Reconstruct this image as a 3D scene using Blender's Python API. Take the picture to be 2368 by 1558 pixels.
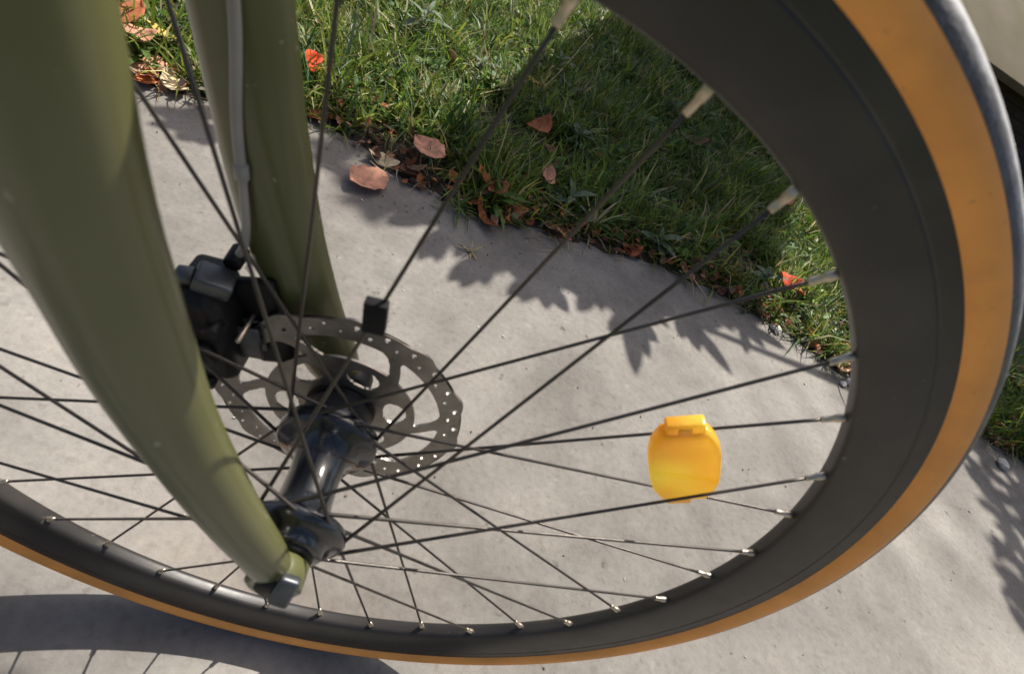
import bpy, bmesh, math, random
import numpy as np
from mathutils import Vector, Matrix, Euler, noise

for o in list(bpy.data.objects): bpy.data.objects.remove(o)
scene = bpy.context.scene
C = scene.collection
rnd = random.Random(7)

# ---------------------------------------------------------------- camera
GZ = 0.338                                  # tyre radius = height of the wheel centre
cam_d = bpy.data.cameras.new('camera')
cam_d.sensor_width = 36.0
cam_d.lens = 1313.45 / 2368 * 36.0
cam_d.clip_start = 0.01
cam_d.clip_end = 600
cam_d.dof.use_dof = True
cam_d.dof.focus_distance = 0.85
cam_d.dof.aperture_fstop = 11.0
cam = bpy.data.objects.new('camera', cam_d)
cam.location = (-0.0240, -0.1936, 0.3135 + GZ)
cam.rotation_euler = (0.77469, -0.45095, 0.08528)
C.objects.link(cam)
scene.camera = cam

# ---------------------------------------------------------------- sky, sun, exposure
SUN_AZ, SUN_EL = math.radians(58), math.radians(56)
SUN = Vector((math.cos(SUN_EL)*math.cos(SUN_AZ), math.cos(SUN_EL)*math.sin(SUN_AZ), math.sin(SUN_EL)))
world = bpy.data.worlds.new('World'); scene.world = world; world.use_nodes = True
wn = world.node_tree.nodes; wl = world.node_tree.links
sky = wn.new('ShaderNodeTexSky'); sky.sky_type = 'NISHITA'; sky.sun_disc = False
sky.sun_elevation = SUN_EL; sky.sun_rotation = math.pi/2 - SUN_AZ
sky.air_density = 0.7; sky.dust_density = 4.0; sky.ozone_density = 0.3
bg = wn['Background']; bg.inputs['Strength'].default_value = 0.095
wl.new(sky.outputs[0], bg.inputs[0])
sd = bpy.data.lights.new('sun', 'SUN'); sd.energy = 4.6; sd.angle = math.radians(0.53); sd.color = (1.0, 0.955, 0.885)
so = bpy.data.objects.new('sun', sd); so.rotation_euler = (-SUN).to_track_quat('-Z', 'Y').to_euler()
so.location = (3, 3, 6); C.objects.link(so)
scene.view_settings.view_transform = 'Standard'
scene.view_settings.look = 'None'
scene.view_settings.exposure = 0.52
scene.view_settings.gamma = 1.0
scene.view_settings.use_curve_mapping = False

# ---------------------------------------------------------------- helpers
def mesh(name, verts, faces, smooth=True):
    m = bpy.data.meshes.new(name); m.from_pydata([tuple(v) for v in verts], [], faces); m.validate(); m.update()
    if smooth: m.polygons.foreach_set('use_smooth', [True]*len(m.polygons))
    return m
def obj(name, me, mat=None, parent=None):
    o = bpy.data.objects.new(name, me); C.objects.link(o)
    if mat and not me.materials: me.materials.append(mat)
    if parent: o.parent = parent
    return o
def tag(o, label, cat, group=None):
    o['label'] = label; o['category'] = cat
    if group: o['group'] = group
    return o
def empty(name, loc=(0, 0, 0)):
    o = bpy.data.objects.new(name, None); o.empty_display_size = 0.05; o.location = loc; C.objects.link(o); return o
def bevel(me, w, seg=2, angle=30):
    bm = bmesh.new(); bm.from_mesh(me)
    es = [e for e in bm.edges if len(e.link_faces) == 2 and e.calc_face_angle(0) > math.radians(angle)]
    bmesh.ops.bevel(bm, geom=es, offset=w, segments=seg, affect='EDGES', profile=0.6)
    bmesh.ops.recalc_face_normals(bm, faces=bm.faces)
    bm.to_mesh(me); bm.free()
    me.polygons.foreach_set('use_smooth', [True]*len(me.polygons))
    return me
def catmull(pts, n):
    pts = [Vector(p) for p in pts]; P = [2*pts[0]-pts[1]] + pts + [2*pts[-1]-pts[-2]]
    out = []
    for i in range(1, len(P)-2):
        for k in range(n):
            t = k/n; a, b, c, d = P[i-1:i+3]
            out.append(0.5*((2*b) + (c-a)*t + (2*a-5*b+4*c-d)*t*t + (3*b-3*c+d-a)*t**3))
    out.append(pts[-1]); return out
def frames(pts):
    """tangent frames along a path"""
    T = [(pts[min(i+1, len(pts)-1)] - pts[max(i-1, 0)]).normalized() for i in range(len(pts))]
    u = T[0].orthogonal().normalized(); F = []
    for t in T:
        u = (u - t*u.dot(t)).normalized(); F.append((t, u, t.cross(u)))
    return F
def tube(pts, r, n=8, cap=True, up=None):
    """r: number, list of numbers or list of (ru, rv)"""
    pts = [Vector(p) for p in pts]; F = frames(pts); V, Fa = [], []
    for i, p in enumerate(pts):
        ri = r[i] if isinstance(r, (list, tuple)) else r
        ru, rv = ri if isinstance(ri, (list, tuple)) else (ri, ri)
        t, u, v = F[i]
        if up is not None:
            v = (up - t*up.dot(t)).normalized(); u = v.cross(t)
        for k in range(n):
            a = 2*math.pi*k/n; V.append(p + u*(ru*math.cos(a)) + v*(rv*math.sin(a)))
    for i in range(len(pts)-1):
        for k in range(n):
            a, b = i*n+k, i*n+(k+1) % n; Fa.append((a, b, b+n, a+n))
    if cap:
        Fa.append(tuple(range(n))[::-1]); Fa.append(tuple(range(len(V)-n, len(V))))
    return V, Fa
def lathe_y(profile, n=64, cx=0, cz=0, closed=False):
    """profile: list of (r, y)"""
    V, F = [], []; m = len(profile)
    for k in range(n):
        a = 2*math.pi*k/n
        for r, y in profile: V.append((cx + r*math.cos(a), y, cz + r*math.sin(a)))
    for k in range(n):
        b = ((k+1) % n)*m; a = k*m
        for i in range(m if closed else m-1):
            j = (i+1) % m; F.append((a+i, b+i, b+j, a+j))
    return V, F
def fixn(me):
    bm = bmesh.new(); bm.from_mesh(me); bmesh.ops.recalc_face_normals(bm, faces=bm.faces); bm.to_mesh(me); bm.free(); return me

# ---------------------------------------------------------------- materials
def newmat(name):
    m = bpy.data.materials.new(name); m.use_nodes = True
    return m, m.node_tree.nodes, m.node_tree.links, m.node_tree.nodes['Principled BSDF']
def mat(name, col, rough=0.5, metal=0.0, var=0.0, scale=40, bump=0.0, bscale=200, coat=0.0, spec=0.5, rvar=0.0, col2=None):
    m, N, L, P = newmat(name)
    P.inputs['Roughness'].default_value = rough; P.inputs['Metallic'].default_value = metal
    P.inputs['Coat Weight'].default_value = coat; P.inputs['Coat Roughness'].default_value = 0.15
    P.inputs['Specular IOR Level'].default_value = spec
    tc = N.new('ShaderNodeTexCoord')
    c1 = tuple(c*(1-var) for c in col); c2 = col2 or tuple(min(1, c*(1+var)) for c in col)
    nz = N.new('ShaderNodeTexNoise'); nz.inputs['Scale'].default_value = scale; nz.inputs['Detail'].default_value = 6
    L.new(tc.outputs['Object'], nz.inputs['Vector'])
    rp = N.new('ShaderNodeValToRGB'); rp.color_ramp.elements[0].position = 0.32; rp.color_ramp.elements[1].position = 0.68
    rp.color_ramp.elements[0].color = (*c1, 1); rp.color_ramp.elements[1].color = (*c2, 1)
    L.new(nz.outputs['Fac'], rp.inputs['Fac']); L.new(rp.outputs['Color'], P.inputs['Base Color'])
    if rvar:
        mr = N.new('ShaderNodeMapRange'); mr.inputs['To Min'].default_value = max(0.02, rough-rvar); mr.inputs['To Max'].default_value = rough+rvar
        n3 = N.new('ShaderNodeTexNoise'); n3.inputs['Scale'].default_value = scale*2.3; n3.inputs['Detail'].default_value = 5
        L.new(tc.outputs['Object'], n3.inputs['Vector']); L.new(n3.outputs['Fac'], mr.inputs['Value']); L.new(mr.outputs['Result'], P.inputs['Roughness'])
    if bump:
        n2 = N.new('ShaderNodeTexNoise'); n2.inputs['Scale'].default_value = bscale; n2.inputs['Detail'].default_value = 4
        b = N.new('ShaderNodeBump'); b.inputs['Strength'].default_value = bump; b.inputs['Distance'].default_value = 0.001
        L.new(tc.outputs['Object'], n2.inputs['Vector']); L.new(n2.outputs['Fac'], b.inputs['Height']); L.new(b.outputs['Normal'], P.inputs['Normal'])
    return m
def leafmat(name, attr=None, col=(0.1, 0.1, 0.03), trans=0.35, rough=0.55, var=0.35, scale=60):
    m, N, L, P = newmat(name)
    out = N['Material Output']
    P.inputs['Roughness'].default_value = rough; P.inputs['Specular IOR Level'].default_value = 0.3
    tr = N.new('ShaderNodeBsdfTranslucent'); mx = N.new('ShaderNodeMixShader'); mx.inputs[0].default_value = trans
    if attr:
        a = N.new('ShaderNodeAttribute'); a.attribute_name = attr; src = a.outputs['Color']
    else:
        tc = N.new('ShaderNodeTexCoord'); nz = N.new('ShaderNodeTexNoise'); nz.inputs['Scale'].default_value = scale; nz.inputs['Detail'].default_value = 5
        L.new(tc.outputs['Object'], nz.inputs['Vector'])
        rp = N.new('ShaderNodeValToRGB'); e = rp.color_ramp.elements
        e[0].position = 0.3; e[1].position = 0.7
        e[0].color = (*[c*(1-var) for c in col], 1); e[1].color = (*[min(1, c*(1+var)) for c in col], 1)
        L.new(nz.outputs['Fac'], rp.inputs['Fac']); src = rp.outputs['Color']
    L.new(src, P.inputs['Base Color']); L.new(src, tr.inputs['Color'])
    L.new(P.outputs[0], mx.inputs[1]); L.new(tr.outputs[0], mx.inputs[2]); L.new(mx.outputs[0], out.inputs['Surface'])
    return m
def concrete():
    m, N, L, P = newmat('concrete')
    tc = N.new('ShaderNodeTexCoord')
    def nz(scale, detail=6, rough=0.6):
        n = N.new('ShaderNodeTexNoise'); n.inputs['Scale'].default_value = scale; n.inputs['Detail'].default_value = detail; n.inputs['Roughness'].default_value = rough
        L.new(tc.outputs['Object'], n.inputs['Vector']); return n
    def ramp(src, stops):
        r = N.new('ShaderNodeValToRGB'); e = r.color_ramp.elements
        while len(e) < len(stops): e.new(0.5)
        for i, (p, c) in enumerate(stops): e[i].position = p; e[i].color = (*c, 1)
        L.new(src, r.inputs['Fac']); return r
    def mix(kind, fac, a, b):
        x = N.new('ShaderNodeMix'); x.data_type = 'RGBA'; x.blend_type = kind
        if isinstance(fac, float): x.inputs['Factor'].default_value = fac
        else: L.new(fac, x.inputs['Factor'])
        L.new(a, x.inputs[6]); L.new(b, x.inputs[7]); return x.outputs[2]
    base = ramp(nz(3.2, 8).outputs['Fac'], [(0.3, (0.175, 0.163, 0.147)), (0.55, (0.240, 0.226, 0.205)), (0.75, (0.295, 0.280, 0.255))])
    grain = ramp(nz(90, 5, 0.7).outputs['Fac'], [(0.28, (0.62, 0.60, 0.58)), (0.5, (0.98, 0.98, 0.98)), (0.74, (1.22, 1.20, 1.16))])
    c = mix('MULTIPLY', 0.5, base.outputs['Color'], grain.outputs['Color'])
    vo = N.new('ShaderNodeTexVoronoi'); vo.inputs['Scale'].default_value = 150; L.new(tc.outputs['Object'], vo.inputs['Vector'])
    agg = ramp(vo.outputs['Color'], [(0.0, (0.55, 0.53, 0.5)), (0.12, (0.8, 0.78, 0.75)), (0.2, (1, 1, 1)), (0.84, (1, 1, 1)), (0.95, (1.35, 1.33, 1.28))])
    c = mix('MULTIPLY', 0.38, c, agg.outputs['Color'])
    st = ramp(nz(1.1, 9, 0.62).outputs['Fac'], [(0.34, (0.60, 0.585, 0.57)), (0.46, (0.86, 0.85, 0.84)), (0.56, (1.08, 1.08, 1.07))])
    c = mix('MULTIPLY', 0.7, c, st.outputs['Color'])
    bl = ramp(nz(7.5, 5, 0.55).outputs['Fac'], [(0.33, (0.80, 0.79, 0.78)), (0.5, (1, 1, 1)), (0.68, (1.16, 1.15, 1.13))])
    c = mix('MULTIPLY', 0.9, c, bl.outputs['Color'])
    pit = ramp(nz(38, 2, 0.5).outputs['Fac'], [(0.24, (0.45, 0.42, 0.4)), (0.30, (1, 1, 1))])
    c = mix('MULTIPLY', 0.8, c, pit.outputs['Color'])
    L.new(c, P.inputs['Base Color']); P.inputs['Roughness'].default_value = 0.92; P.inputs['Specular IOR Level'].default_value = 0.2
    b = N.new('ShaderNodeBump'); b.inputs['Strength'].default_value = 0.35; b.inputs['Distance'].default_value = 0.002
    L.new(nz(170, 4, 0.65).outputs['Fac'], b.inputs['Height']); L.new(b.outputs['Normal'], P.inputs['Normal'])
    return m

M = dict(
    concrete=concrete(),
    soil=mat('soil', (0.035, 0.026, 0.017), 0.95, var=0.5, scale=25, bump=0.8, bscale=120),
    turf=mat('distant_turf', (0.075, 0.09, 0.03), 0.95, var=0.45, scale=1.7, bump=1.0, bscale=60),
    green=mat('olive_green_paint', (0.100, 0.104, 0.036), 0.36, var=0.06, scale=18, coat=0.35, rvar=0.06, bump=0.03, bscale=500),
    rim=mat('black_anodised_rim', (0.021, 0.0185, 0.016), 0.40, var=0.18, scale=30, rvar=0.08, bump=0.04, bscale=400),
    tan=mat('tan_rubber_sidewall', (0.86, 0.355, 0.075), 0.6, var=0.13, scale=26, bump=0.12, bscale=700),
    black=mat('black_gloss_alloy', (0.016, 0.018, 0.022), 0.17, metal=0.0, var=0.3, scale=60, coat=0.4, rvar=0.08),
    satin=mat('black_satin_alloy', (0.008, 0.008, 0.008), 0.5, var=0.3, scale=60, rvar=0.1, spec=0.3),
    spoke=mat('dark_steel_spoke', (0.075, 0.066, 0.058), 0.36, metal=0.75, var=0.2, scale=50, rvar=0.1),
    nipple=mat('silver_brass_nipple', (0.56, 0.48, 0.37), 0.36, metal=0.92, var=0.15, scale=200),
    steel=mat('brushed_steel', (0.30, 0.28, 0.25), 0.42, metal=0.9, var=0.2, scale=90, rvar=0.12),
    bare=mat('worn_grey_alloy', (0.10, 0.105, 0.11), 0.42, metal=0.7, var=0.25, scale=80, rvar=0.1),
    hose=mat('grey_brake_hose', (0.30, 0.29, 0.26), 0.5, var=0.1),
    rubber=mat('black_rubber', (0.009, 0.009, 0.009), 0.7, var=0.2, spec=0.2),
    bark=mat('bark', (0.11, 0.08, 0.05), 0.9, var=0.4, scale=20, bump=1.0, bscale=60),
    render=mat('tan_wall_render', (0.105, 0.085, 0.027), 0.9, var=0.14, scale=2.6, bump=0.4, bscale=40, col2=(0.125, 0.098, 0.055)),
    plinth=mat('dark_brown_plinth', (0.045, 0.032, 0.024), 0.85, var=0.3, scale=9, bump=0.5, bscale=60),
    stone=mat('pale_stone', (0.55, 0.52, 0.47), 0.85, var=0.2, scale=60, bump=0.5, bscale=150),
)
def amber():
    m, N, L, P = newmat('amber_reflector_plastic')
    P.inputs['Base Color'].default_value = (0.95, 0.50, 0.02, 1); P.inputs['Roughness'].default_value = 0.16
    P.inputs['Coat Weight'].default_value = 0.5; P.inputs['Coat Roughness'].default_value = 0.05
    tc = N.new('ShaderNodeTexCoord'); vo = N.new('ShaderNodeTexVoronoi'); vo.inputs['Scale'].default_value = 420
    L.new(tc.outputs['Object'], vo.inputs['Vector'])
    b = N.new('ShaderNodeBump'); b.inputs['Strength'].default_value = 0.25; b.inputs['Distance'].default_value = 0.0006
    L.new(vo.outputs['Distance'], b.inputs['Height']); L.new(b.outputs['Normal'], P.inputs['Normal'])
    nz = N.new('ShaderNodeTexNoise'); nz.inputs['Scale'].default_value = 22; L.new(tc.outputs['Object'], nz.inputs['Vector'])
    rp = N.new('ShaderNodeValToRGB'); rp.color_ramp.elements[0].color = (1.0, 0.60, 0.05, 1); rp.color_ramp.elements[1].color = (1.0, 0.86, 0.16, 1)
    rp.color_ramp.elements[0].position = 0.35; rp.color_ramp.elements[1].position = 0.65
    L.new(nz.outputs['Fac'], rp.inputs['Fac']); L.new(rp.outputs['Color'], P.inputs['Base Color'])
    tr = N.new('ShaderNodeBsdfTranslucent'); L.new(rp.outputs['Color'], tr.inputs['Color'])
    mx = N.new('ShaderNodeMixShader'); mx.inputs[0].default_value = 0.55
    L.new(P.outputs[0], mx.inputs[1]); L.new(tr.outputs[0], mx.inputs[2]); L.new(mx.outputs[0], N['Material Output'].inputs['Surface'])
    return m
M['amber'] = amber()
def specks(m, col, scale, lo, hi, amt):
    N, L = m.node_tree.nodes, m.node_tree.links; P = N['Principled BSDF']; src = P.inputs['Base Color'].links[0].from_socket
    tc = N.new('ShaderNodeTexCoord'); nz = N.new('ShaderNodeTexNoise'); nz.inputs['Scale'].default_value = scale; nz.inputs['Detail'].default_value = 3
    L.new(tc.outputs['Object'], nz.inputs['Vector'])
    mr = N.new('ShaderNodeMapRange'); mr.inputs['From Min'].default_value = lo; mr.inputs['From Max'].default_value = hi; mr.inputs['To Max'].default_value = amt
    L.new(nz.outputs['Fac'], mr.inputs['Value'])
    mx = N.new('ShaderNodeMix'); mx.data_type = 'RGBA'; L.new(mr.outputs['Result'], mx.inputs['Factor']); L.new(src, mx.inputs[6]); mx.inputs[7].default_value = (*col, 1)
    L.new(mx.outputs[2], P.inputs['Base Color'])
specks(M['green'], (0.30, 0.28, 0.20), 130, 0.71, 0.75, 0.7)
specks(M['green'], (0.14, 0.12, 0.07), 9, 0.48, 0.75, 0.4)
specks(M['rim'], (0.085, 0.075, 0.062), 16, 0.50, 0.78, 0.45)
specks(M['rim'], (0.16, 0.14, 0.12), 230, 0.72, 0.76, 0.6)
specks(M['tan'], (0.30, 0.15, 0.06), 34, 0.56, 0.74, 0.16)
specks(M['tan'], (0.20, 0.11, 0.05), 300, 0.68, 0.74, 0.3)
specks(M['satin'], (0.06, 0.055, 0.05), 60, 0.55, 0.75, 0.4)
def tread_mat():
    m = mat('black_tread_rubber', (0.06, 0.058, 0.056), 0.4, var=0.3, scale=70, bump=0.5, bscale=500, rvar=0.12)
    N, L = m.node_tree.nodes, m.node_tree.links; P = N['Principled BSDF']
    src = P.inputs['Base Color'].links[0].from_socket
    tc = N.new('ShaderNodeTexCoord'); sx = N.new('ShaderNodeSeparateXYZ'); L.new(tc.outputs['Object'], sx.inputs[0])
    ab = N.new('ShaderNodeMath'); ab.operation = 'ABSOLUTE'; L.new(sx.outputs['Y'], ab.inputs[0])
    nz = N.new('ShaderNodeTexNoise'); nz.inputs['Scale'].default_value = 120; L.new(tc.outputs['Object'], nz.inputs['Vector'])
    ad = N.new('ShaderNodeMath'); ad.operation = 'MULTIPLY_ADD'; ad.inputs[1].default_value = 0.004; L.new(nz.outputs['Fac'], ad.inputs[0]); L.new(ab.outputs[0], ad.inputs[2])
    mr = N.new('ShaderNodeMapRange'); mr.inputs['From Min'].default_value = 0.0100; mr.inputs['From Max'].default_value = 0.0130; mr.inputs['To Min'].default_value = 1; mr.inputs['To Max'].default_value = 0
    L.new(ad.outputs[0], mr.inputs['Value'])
    mx = N.new('ShaderNodeMix'); mx.data_type = 'RGBA'; L.new(mr.outputs['Result'], mx.inputs['Factor']); L.new(src, mx.inputs[6]); mx.inputs[7].default_value = (0.55, 0.54, 0.52, 1)  # sunlit highlight of the crest painted into the base colour as a pale band
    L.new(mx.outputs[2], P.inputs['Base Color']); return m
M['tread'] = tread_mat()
M['grass'] = leafmat('grass_blades', attr='col', trans=0.42, rough=0.42)
M['litter'] = leafmat('leaf_litter', attr='col', trans=0.2, rough=0.8)
M['tree_leaf'] = leafmat('tree_leaves', col=(0.055, 0.085, 0.025), trans=0.3)
M['silver_leaf'] = leafmat('grey_green_leaf', col=(0.17, 0.22, 0.14), trans=0.25, rough=0.7, var=0.2)
M['weed_leaf'] = leafmat('fresh_weed_leaf', col=(0.10, 0.17, 0.035), trans=0.35)
M['straw'] = leafmat('dry_straw', col=(0.42, 0.36, 0.20), trans=0.25, rough=0.7, var=0.2)
M['ochre'] = leafmat('ochre_bract', col=(0.45, 0.30, 0.07), trans=0.3, rough=0.7, var=0.3)

# ---------------------------------------------------------------- ground, pavement, lawn soil
def structure(o): o['kind'] = 'structure'; return o
R_ = 250
structure(obj('ground', mesh('ground', [(-R_, -R_, -0.06), (R_, -R_, -0.06), (R_, R_, -0.06), (-R_, R_, -0.06)], [(0, 1, 2, 3)], False), M['turf']))
def slab(x0, x1, y0, y1):
    h = 0.05
    V = [(x0, y0, -h), (x1, y0, -h), (x1, y1, -h), (x0, y1, -h), (x0, y0, 0), (x1, y0, 0), (x1, y1, 0), (x0, y1, 0)]
    F = [(0, 3, 2, 1), (4, 5, 6, 7), (0, 1, 5, 4), (1, 2, 6, 5), (2, 3, 7, 6), (3, 0, 4, 7)]
    return bevel(mesh('slab', V, F), 0.006, 2)
pav = structure(obj('pavement', slab(-1.2, 3.1, -1.6, 1.06), M['concrete']))
for x0, x1 in ((-5.5, -1.21), (3.11, 7.4), (-9.8, -5.51), (7.41, 11.7)):
    obj('slab', slab(x0, x1, -1.6, 1.06), M['concrete'], pav)

EX = [-12, -1, -0.6, -0.45, -0.263, -0.119, 0.0, 0.1, 0.2, 0.308, 0.5, 0.7, 0.852, 1.05, 1.2, 1.7, 1.9, 3, 14]
EY = [0.9, 0.84, 0.80, 0.83, 0.95, 0.90, 0.87, 0.86, 0.90, 0.93, 0.985, 1.0, 1.0, 0.97, 0.91, 0.93, 0.88, 0.90, 0.9]
def edge(x): return float(np.interp(x, EX, EY)) + 0.022*noise.noise((x*9, 0.3, 0)) + 0.016*noise.noise((x*31, 1.3, 0)) + 0.007*noise.noise((x*80, 2.3, 0))
def soil_z(x, y):
    d = y - edge(x)
    return 0.0025 + 0.012*min(1, max(0, d)/0.12) + (0.012*noise.noise((x*3, y*3, 2)) + 0.005*noise.noise((x*14, y*14, 5)))*min(1, max(0, d)/0.1)
V, F = [], []
xs = list(np.arange(-12, -1.2, 0.3)) + list(np.arange(-1.2, 2.6, 0.02)) + list(np.arange(2.6, 14, 0.3))
ds = [-0.02, 0, 0.008, 0.02, 0.04, 0.07, 0.1, 0.14, 0.2, 0.3, 0.45, 0.6, 0.8, 1.0, 1.3, 1.7, 2.2, 3, 4, 6, 9, 13, 18]
for x in xs:
    e = edge(x)
    for d in ds:
        y = e + d; V.append((x, y, soil_z(x, y) if d >= 0 else -0.004))
n = len(ds)
for i in range(len(xs)-1):
    for j in range(n-1): F.append((i*n+j, (i+1)*n+j, (i+1)*n+j+1, i*n+j+1))
structure(obj('lawn_soil', mesh('lawn_soil', V, F), M['soil']))

# ---------------------------------------------------------------- low shed far off (top right corner)
gw = empty('garden_shed', (3.95, 6.4, 0)); gw.rotation_euler.z = math.radians(8)
def boxm(name, x0, x1, y0, y1, z0, z1, b=0.01):
    V = [(x0, y0, z0), (x1, y0, z0), (x1, y1, z0), (x0, y1, z0), (x0, y0, z1), (x1, y0, z1), (x1, y1, z1), (x0, y1, z1)]
    F = [(0, 3, 2, 1), (4, 5, 6, 7), (0, 1, 5, 4), (1, 2, 6, 5), (2, 3, 7, 6), (3, 0, 4, 7)]
    m = mesh(name, V, F, False)
    return bevel(m, b, 2) if b else m
for b_ in range(9):
    obj('wall_board', boxm('wall_board', 0.3, 6, 0.30 - 0.004*(b_ % 2), 0.33, -0.05 + 0.1*b_, 0.045 + 0.1*b_, 0.004), M['plinth'], gw)
obj('back_wall', boxm('back_wall', 0.3, 6, 0.335, 2.9, -0.05, 0.80, 0.01), M['plinth'], gw)
V = []
for x in (0.0, 6.3):
    V += [(x, 0.0, 0.82), (x, 1.62, 1.75), (x, 3.24, 0.82), (x, 3.24, 0.74), (x, 1.62, 1.66), (x, 0.0, 0.74)]
F = [(0, 1, 2, 3, 4, 5)[::-1], (6, 7, 8, 9, 10, 11)] + [(k, k+6, (k+1) % 6+6, (k+1) % 6)[::-1] for k in range(6)]
obj('roof', bevel(fixn(mesh('roof', V, F, False)), 0.012, 2), M['render'], gw)
tag(gw, 'low shed with sunlit tan roof and dark brown boards far behind the tyre', 'shed')

# ---------------------------------------------------------------- bicycle: front wheel, fork, brake
bike = empty('bicycle', (0, 0, 0))
tag(bike, 'olive green bicycle front fork and wheel with tan sidewall tyre on the pavement', 'bicycle')
W = GZ                                            # wheel centre height
HX, HZ = -0.0145, W - 0.0040                      # hub axis

prof = [(0.2786, 0.0), (0.2786, -0.0022), (0.2789, -0.0042), (0.2796, -0.0053), (0.2810, -0.0063), (0.2845, -0.0076), (0.2920, -0.0095), (0.3060, -0.01115), (0.3066, -0.0112),
        (0.3069, -0.0108), (0.3075, -0.0108), (0.3078, -0.01125), (0.3084, -0.0113), (0.3165, -0.0118), (0.3174, -0.0118), (0.3182, -0.0114), (0.3186, -0.0100), (0.312, -0.0085), (0.309, -0.004)]
prof = prof + [(r, -a) for r, a in reversed(prof[1:])]
V, F = lathe_y(prof, 240, 0, W, True)
rim = obj('rim', fixn(mesh('rim', V, F)), M['rim'], bike)

def tyre_section():
    P = []
    for a in np.linspace(-1, 1, 41):
        ang = a*math.radians(143)
        P.append((0.3245 + 0.0138*math.cos(ang), 0.0152*math.sin(ang)))
    return P
TS = tyre_section()
side = [q for q in TS if q[0] <= 0.3318]
k1 = max(i for i, q in enumerate(TS) if q[1] < 0 and q[0] <= 0.3318)
k2 = min(i for i, q in enumerate(TS) if q[1] > 0 and q[0] <= 0.3318)
V, F = [], []
tyre = None
for part in (TS[:k1+2], TS[k2-1:]):
    v, f = lathe_y(part, 240, 0, W); o = len(V); V += v; F += [tuple(i+o for i in q) for q in f]
# raised bead line moulded next to the rim
for s in (-1, 1):
    v, f = lathe_y([(0.3196, s*0.0121), (0.3203, s*0.0140), (0.3214, s*0.0144), (0.3222, s*0.0138)], 240, 0, W); o = len(V); V += v; F += [tuple(i+o for i in q) for q in f]
tyre = obj('tyre', fixn(mesh('tyre', V, F)), M['tan'], bike)
tyre['label'] = 'tan rubber tyre sidewall'
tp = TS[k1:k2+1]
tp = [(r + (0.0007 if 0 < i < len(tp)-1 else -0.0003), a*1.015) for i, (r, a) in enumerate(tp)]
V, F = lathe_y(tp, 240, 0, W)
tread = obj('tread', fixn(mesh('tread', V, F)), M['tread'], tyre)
tread['label'] = 'black rubber tread with a sunlit highlight painted pale along the crest'

# hub
hubp = [(0.0095, -0.064), (0.0175, -0.064), (0.019, -0.0625), (0.019, -0.0585), (0.0235, -0.0575), (0.0262, -0.0560), (0.0282, -0.0545), (0.0288, -0.0530),
        (0.0288, -0.0502), (0.0278, -0.0488), (0.0235, -0.0470), (0.0195, -0.0440), (0.0165, -0.0400), (0.0152, -0.0330), (0.0148, -0.0200), (0.0153, -0.0080),
        (0.0180, -0.0030), (0.0225, 0.0010), (0.0285, 0.0030), (0.0302, 0.0045), (0.0306, 0.0070), (0.0306, 0.0120), (0.0300, 0.0140), (0.0285, 0.0150),
        (0.0240, 0.0165), (0.0220, 0.0200), (0.0220, 0.0330), (0.0180, 0.0370), (0.0150, 0.0470), (0.0095, 0.0480)]
V, F = lathe_y(hubp, 72, HX, HZ)
hub = obj('hub', fixn(mesh('hub', V, F)), M['black'], bike)
V, F = lathe_y([(0.0, -0.0665), (0.0135, -0.0665), (0.0148, -0.0655), (0.0148, -0.0600), (0.0, -0.0600)], 40, HX, HZ)
obj('end_cap', fixn(mesh('end_cap', V, F)), M['satin'], hub)
V, F = lathe_y([(0.0, 0.060), (0.0074, 0.060), (0.0074, -0.0785), (0.0, -0.0785)], 32, HX, HZ)
obj('axle', fixn(mesh('axle', V, F)), M['bare'], hub)

# spokes and nipples, 36 in a three-cross pattern
PH = 0.5057
RN = 0.2790
DTH = {31: 0.5, 30: 1.4, 29: 5.5, 28: 8.0, 27: 6.5, 26: 6.0, 25: 5.0, 24: 4.0, 23: 3.0, 22: 2.0, 21: 1.0}   # slightly uneven rim drilling
def spoke_ends(k):
    th = PH - k*math.pi/18
    near = (k % 2 == 0)
    s = {0: -1, 2: 1, 1: 1, 3: -1}[k % 4]
    phi = th + s*math.pi/3
    th += math.radians(DTH.get(k % 36, 0))
    rf, a = (0.0258, -0.0516) if near else (0.0276, 0.0095)
    out = -1 if near else 1
    side_ = -1 if (k % 4 in (0, 1)) else 1        # elbow inside / outside of the flange
    ya = a + side_*0.0022
    A = Vector((HX + rf*math.cos(phi), ya, HZ + rf*math.sin(phi)))
    B = Vector((RN*math.cos(th), 0.0012*(-1 if near else 1), W + RN*math.sin(th)))
    return A, B, ya, side_, th
SP = {}
for k in range(36):
    A, B, ya, side_, th = spoke_ends(k)
    d = (B-A).normalized(); SP[k] = (A, B)
    H = Vector((A.x, A.y - side_*0.0046, A.z))
    pts = [H, Vector((A.x, A.y - side_*0.001, A.z)), A + d*0.0016, A + d*0.006, A + d*0.06, A + (B-A)*0.5, B - d*0.02, B - d*0.006]
    rr = [0.00125, 0.00125, 0.0012, 0.00115, 0.00098, 0.00092, 0.00095, 0.0010]
    V, F = tube(pts, rr, 8)
    sp = obj('spoke', mesh('spoke', V, F), M['spoke'], hub)
    V, F = tube([B - d*0.0118, B - d*0.0114, B - d*0.0100, B - d*0.0055, B - d*0.005, B + d*0.004], [0.0013, 0.0017, 0.0018, 0.0018, 0.0023, 0.0023], 8)
    obj('nipple', mesh('nipple', V, F), M['nipple'], rim)

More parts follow.
